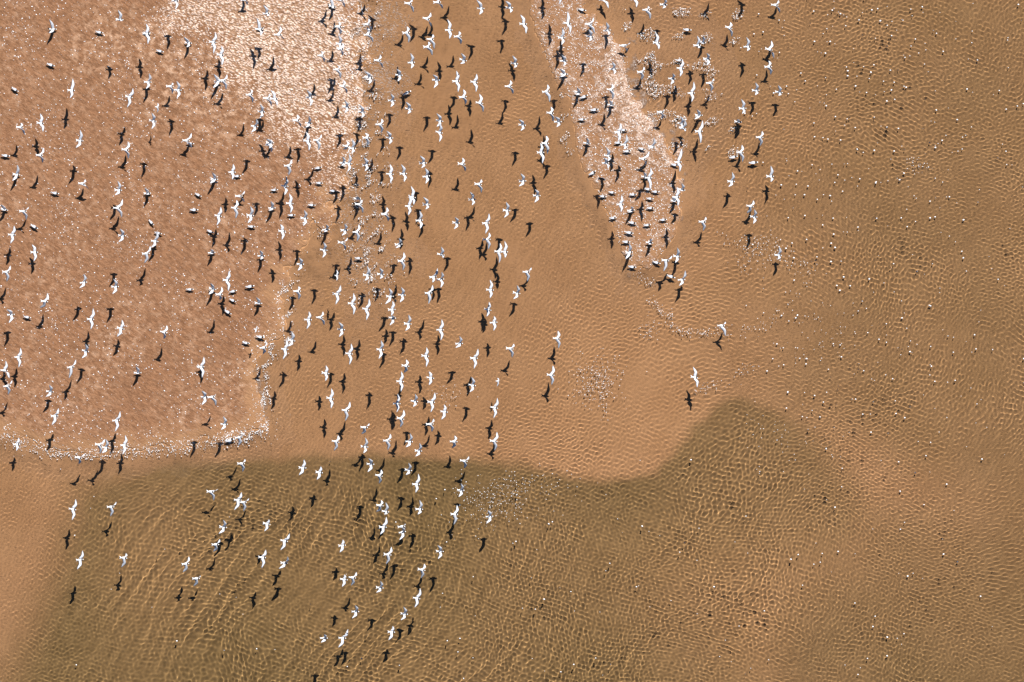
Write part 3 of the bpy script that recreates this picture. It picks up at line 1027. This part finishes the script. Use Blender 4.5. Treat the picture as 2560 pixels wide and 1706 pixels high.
def tern_wing(b, side, tip, size):
    """tip: plan offset and height of the wing tip from the shoulder, body frame"""
    root = np.array([0.028, side * 0.024, 0.016])
    T = np.array(tip) - root
    L = 0.440
    D = float(np.linalg.norm(T))
    L = min(L, D * 1.10)
    L = max(L, D / 0.985)
    a, c = 0.43 * L, 0.57 * L
    t = T / D
    x = (a * a - c * c + D * D) / (2 * D)
    h = math.sqrt(max(a * a - x * x, 0.0))
    fwd = np.array([1.0, 0, 0.25])
    nrm = fwd - fwd.dot(t) * t
    nrm = nrm / (np.linalg.norm(nrm) + 1e-9)
    W = root + t * x + nrm * h
    E = root + T
    us = [0, 0.10, 0.22, 0.34, 0.46, 0.58, 0.70, 0.82, 0.92, 1.0]

    def path(u):
        # two bones with a rounded wrist
        def seg(q):
            return root + (W - root) * (q / 0.43) if q < 0.43 else W + (E - W) * ((q - 0.43) / 0.57)
        return (seg(max(u - 0.07, 0)) + 2 * seg(u) + seg(min(u + 0.07, 1))) / 4 if 0 < u < 1 else seg(u)
    P = [path(u) for u in us]
    chord = [0.116, 0.113, 0.112, 0.114, 0.112, 0.100, 0.082, 0.061, 0.037, 0.004]
    rings = []
    for k, u in enumerate(us):
        d = P[min(k + 1, len(P) - 1)] - P[max(k - 1, 0)]
        d = d / np.linalg.norm(d)
        f = np.array([1.0, side * 0.45, 0.0])
        cd = f - f.dot(d) * d
        cd = cd / (np.linalg.norm(cd) + 1e-9)
        up = np.cross(cd, d) * side
        if up[2] < 0 and abs(up[2]) > 0.2:
            up = -up
        th = 0.011 * (1 - 0.85 * u)
        LE = P[k] + cd * chord[k] * 0.28
        TE = P[k] - cd * chord[k] * 0.72
        r = [LE, P[k] + cd * chord[k] * 0.02 + up * th, P[k] - cd * chord[k] * 0.40 + up * th * 0.6, TE, P[k] - cd * chord[k] * 0.2 - up * th * 0.3]
        rings.append(r if side > 0 else r[::-1])

    def mats(i, j):
        jj = j if side > 0 else (3 - j) % 5
        if jj >= 3:
            return 0
        if i >= 7:
            return 2 if jj != 1 else 1
        if i >= 5 and jj == 2:
            return 2 if size < 0.4 else 1
        return 1
    b.loft(rings, mats)


def finish(b, name, x, y, z, heading, scale=1.0, pitch=0.0, roll=0.0, into=None):
    v = np.array(b.v)
    if into is not None:
        c, s = math.cos(heading), math.sin(heading)
        w = np.stack([(v[:, 0] * c - v[:, 1] * s) * scale + x, (v[:, 0] * s + v[:, 1] * c) * scale + y, v[:, 2] * scale + z], -1)
        o = len(into.v)
        into.v += [tuple(k) for k in w]
        into.f += [tuple(o + k for k in f) for f in b.f]
        into.m += b.m
        return None
    me = bpy.data.meshes.new(name)
    me.from_pydata(b.v, [], b.f)
    for m in BIRD_MATS:
        me.materials.append(m)
    me.polygons.foreach_set('material_index', b.m)
    me.polygons.foreach_set('use_smooth', [True] * len(b.f))
    me.update()
    ob = bpy.data.objects.new(name, me)
    scene.collection.objects.link(ob)
    ob.location = (x, y, z)
    ob.rotation_euler = (roll, pitch, heading)
    ob.scale = (scale,) * 3
    return ob


COT = 1 / math.tan(SUN_EL)


def surface(px, py):
    f = float(sample(FLAT, px, py))
    i = float(sample(ISLE, px, py))
    p = float(sample(POOL, px, py))
    if i > 0:
        return 'the foamy sandbar'
    if f > 0:
        return 'the pale foam ridges' if float(sample(LUMP, px, py)) > 0 else 'the brown sand flat'
    if p > 0:
        return 'the dark pool'
    if px > 1840:
        return 'the rippled right shallows'
    if px > 1380 and py < 760:
        return 'the shallows beyond the sandbar' if px > 1500 else 'the shallows before the sandbar'
    return 'the tan shallows'


ORD = ('first second third fourth fifth sixth seventh eighth ninth tenth eleventh twelfth thirteenth fourteenth fifteenth sixteenth seventeenth eighteenth nineteenth twentieth '
       'twenty-first twenty-second twenty-third twenty-fourth twenty-fifth twenty-sixth twenty-seventh twenty-eighth twenty-ninth thirtieth').split()
to_label = []


def label_later(ob, how, where, px, py, kind):
    to_label.append((ob, how, where, px, py, kind))


def write_labels():
    rows = {}
    for r in to_label:
        band = min(int(max(r[4], 0) / PH * 10), 9)
        rows.setdefault((r[2], band, r[5]), []).append(r)
    for (where, band, kind), rs in rows.items():
        rs.sort(key=lambda r: r[3])
        down = 'topmost tenth' if band == 0 else ORD[band] + ' tenth down'
        for k, (ob, how, _, _, _, _) in enumerate(rs):
            place = 'only one, ' if len(rs) == 1 else ('leftmost, ' if k == 0 else 'rightmost, ' if k == len(rs) - 1 else ORD[k] + ' from left, ')
            ob['label'] = how + ' ' + where + ', ' + place + down


fly = []
for row in FLYING.strip().splitlines():
    q = row.split()
    v = [float(k) for k in q[:7]]
    fly.append((*v, q[7], float(q[8])))


def shows(r):
    if r[7] == 'u' and r[6] < 16:
        return 1e6
    if not (2 < r[0] < PW - 2 and 2 < r[1] < PH - 2):
        return -1
    return math.hypot(r[2] - r[4], r[3] - r[5]) + 20


order = sorted(fly, key=shows, reverse=True)
n_low = sum(1 for r in fly if shows(r) == 1e6)
single = set(map(id, order[:300 + n_low]))
rest = Builder()
for r in fly:
    bx, by, ux, uy, lx, ly, drop, stroke, size = r
    low = stroke == 'u' and drop < 16
    head = math.radians(random.gauss(-3, 5))
    ground_z = max(float(ground(np.array([bx]), np.array([by + drop]))[0][0]), 0.0)
    h = max(drop * S / (math.cos(SUN_AZ) * COT), 0.12)
    zb = h + (0.5 * ground_z if low else 0.0)
    x, y = to_world(bx, by)
    k = 1 - zb / CAM_H
    b = Builder()
    tern_body(b)
    tern_tail(b, random.random(), 0.95 + 0.1 * random.random())
    ch, sh = math.cos(head), math.sin(head)
    for side, tx, ty in ((1, ux, uy), (-1, lx, ly)):
        dx, dy = (tx - bx) * S / size, -(ty - by) * S / size
        ox, oy = dx * ch + dy * sh, -dx * sh + dy * ch
        d = math.hypot(ox, oy)
        miss = math.sqrt(max(0.46 ** 2 - d * d, 0.0))
        kz = {'u': 0.80, 'd': -0.62, 'f': 0.20}[stroke]
        if low:
            kz = 0.95
        tz = kz * miss
        if stroke == 'd':
            tz = max(tz, -(h - 0.05) / size)
        if side * oy < 0.03 and not low:
            oy = side * 0.03
        tern_wing(b, side, (ox, oy, tz), random.random())
    if id(r) not in single:
        finish(b, None, x * k, y * k, zb, head, size, into=rest)
        continue
    ob = finish(b, 'landing_tern' if low else 'flying_tern', x * k, y * k, zb, head, size)
    ob['category'] = 'tern'
    if low:
        ob['group'] = 'terns landing with raised wings'
        label_later(ob, 'tern landing wings-up over', surface(bx, by), bx, by, 'landing')
    else:
        ob['group'] = 'white terns in flight'
        how = {'u': 'tern with lifted wings over', 'd': 'tern beating wings down over', 'f': 'tern gliding level-winged over'}[stroke]
        label_later(ob, 'half-size tern flying over' if size < 0.7 else how, surface(bx, by), bx, by, 'flying')
ob = finish(rest, 'flock_of_terns', 0, 0, 0, 0)
ob['kind'] = 'stuff'
ob['label'] = 'the remaining white terns of the flock, partly cut by the frame or folded small'
ob['category'] = 'flock'


def standing_tern():
    b = Builder()
    tern_body(b, True)
    for s in (1, -1):                          # folded wings lying along the back, tips crossing over the tail
        st = [(0.055, 0.022, 0.030, 0.006), (0.03, 0.036, 0.030, 0.022), (-0.02, 0.038, 0.030, 0.026), (-0.07, 0.026, 0.022, 0.020), (-0.12, 0.012, 0.014, 0.010), (-0.165, 0.002, 0.010, 0.003)]
        rings = []
        for x, y, z, w in st:
            rr = [(x, s * (y + w * 0.35), z - 0.020), (x, s * (y + w * 0.30), z + 0.004), (x, s * (y - w * 0.6), z + 0.014), (x, s * (y - w * 0.6), z - 0.010)]
            rings.append(rr if s > 0 else rr[::-1])
        b.loft(rings, lambda i, j: 2 if i >= 4 else 1)
    tern_tail(b, 0.1, 1.0)
    for s in (1, -1):
        b.loft([ring2(0.004, s * 0.018, -0.030, 0.004), ring2(0.006, s * 0.020, -0.088, 0.003)], lambda i, j: 5)
        b.loft([[(0.0, s * 0.020 - 0.004, -0.088), (0.03, s * 0.020 - 0.014, -0.088), (0.03, s * 0.020 + 0.014, -0.088), (0.0, s * 0.020 + 0.004, -0.088)],
                [(0.0, s * 0.020 - 0.004, -0.084), (0.03, s * 0.020 - 0.014, -0.086), (0.03, s * 0.020 + 0.014, -0.086), (0.0, s * 0.020 + 0.004, -0.084)]], lambda i, j: 5)
    return b


def ring2(x, y, z, r):
    return [(x + r * math.cos(k * 1.5708), y + r * math.sin(k * 1.5708), z) for k in range(4)]


proto = finish(standing_tern(), 'standing_tern', 0, 0, 0, 0)
for n, row in enumerate(STANDING.strip().splitlines()):
    tx, ty, hx, hy = (float(k) for k in row.split())
    cx, cy2 = (tx + hx) / 2, (ty + hy) / 2
    ob = proto if n == 0 else proto.copy()
    if n:
        scene.collection.objects.link(ob)
    L = math.hypot(hx - tx, hy - ty) * S
    sc_ = min(max(L / 0.290, 0.92), 1.18)
    gz = float(ground(np.array([cx]), np.array([cy2]))[0][0])
    x, y = to_world(cx, cy2)
    ob.location = (x, y, max(gz, -0.05) + 0.088 * sc_)
    ob.rotation_euler = (0, 0, math.atan2(-(hy - ty), hx - tx))
    ob.scale = (sc_,) * 3
    ob['category'] = 'tern'
    ob['group'] = 'terns standing on the ground'
    label_later(ob, 'tern standing on', surface(cx, cy2), cx, cy2, 'standing')
write_labels()
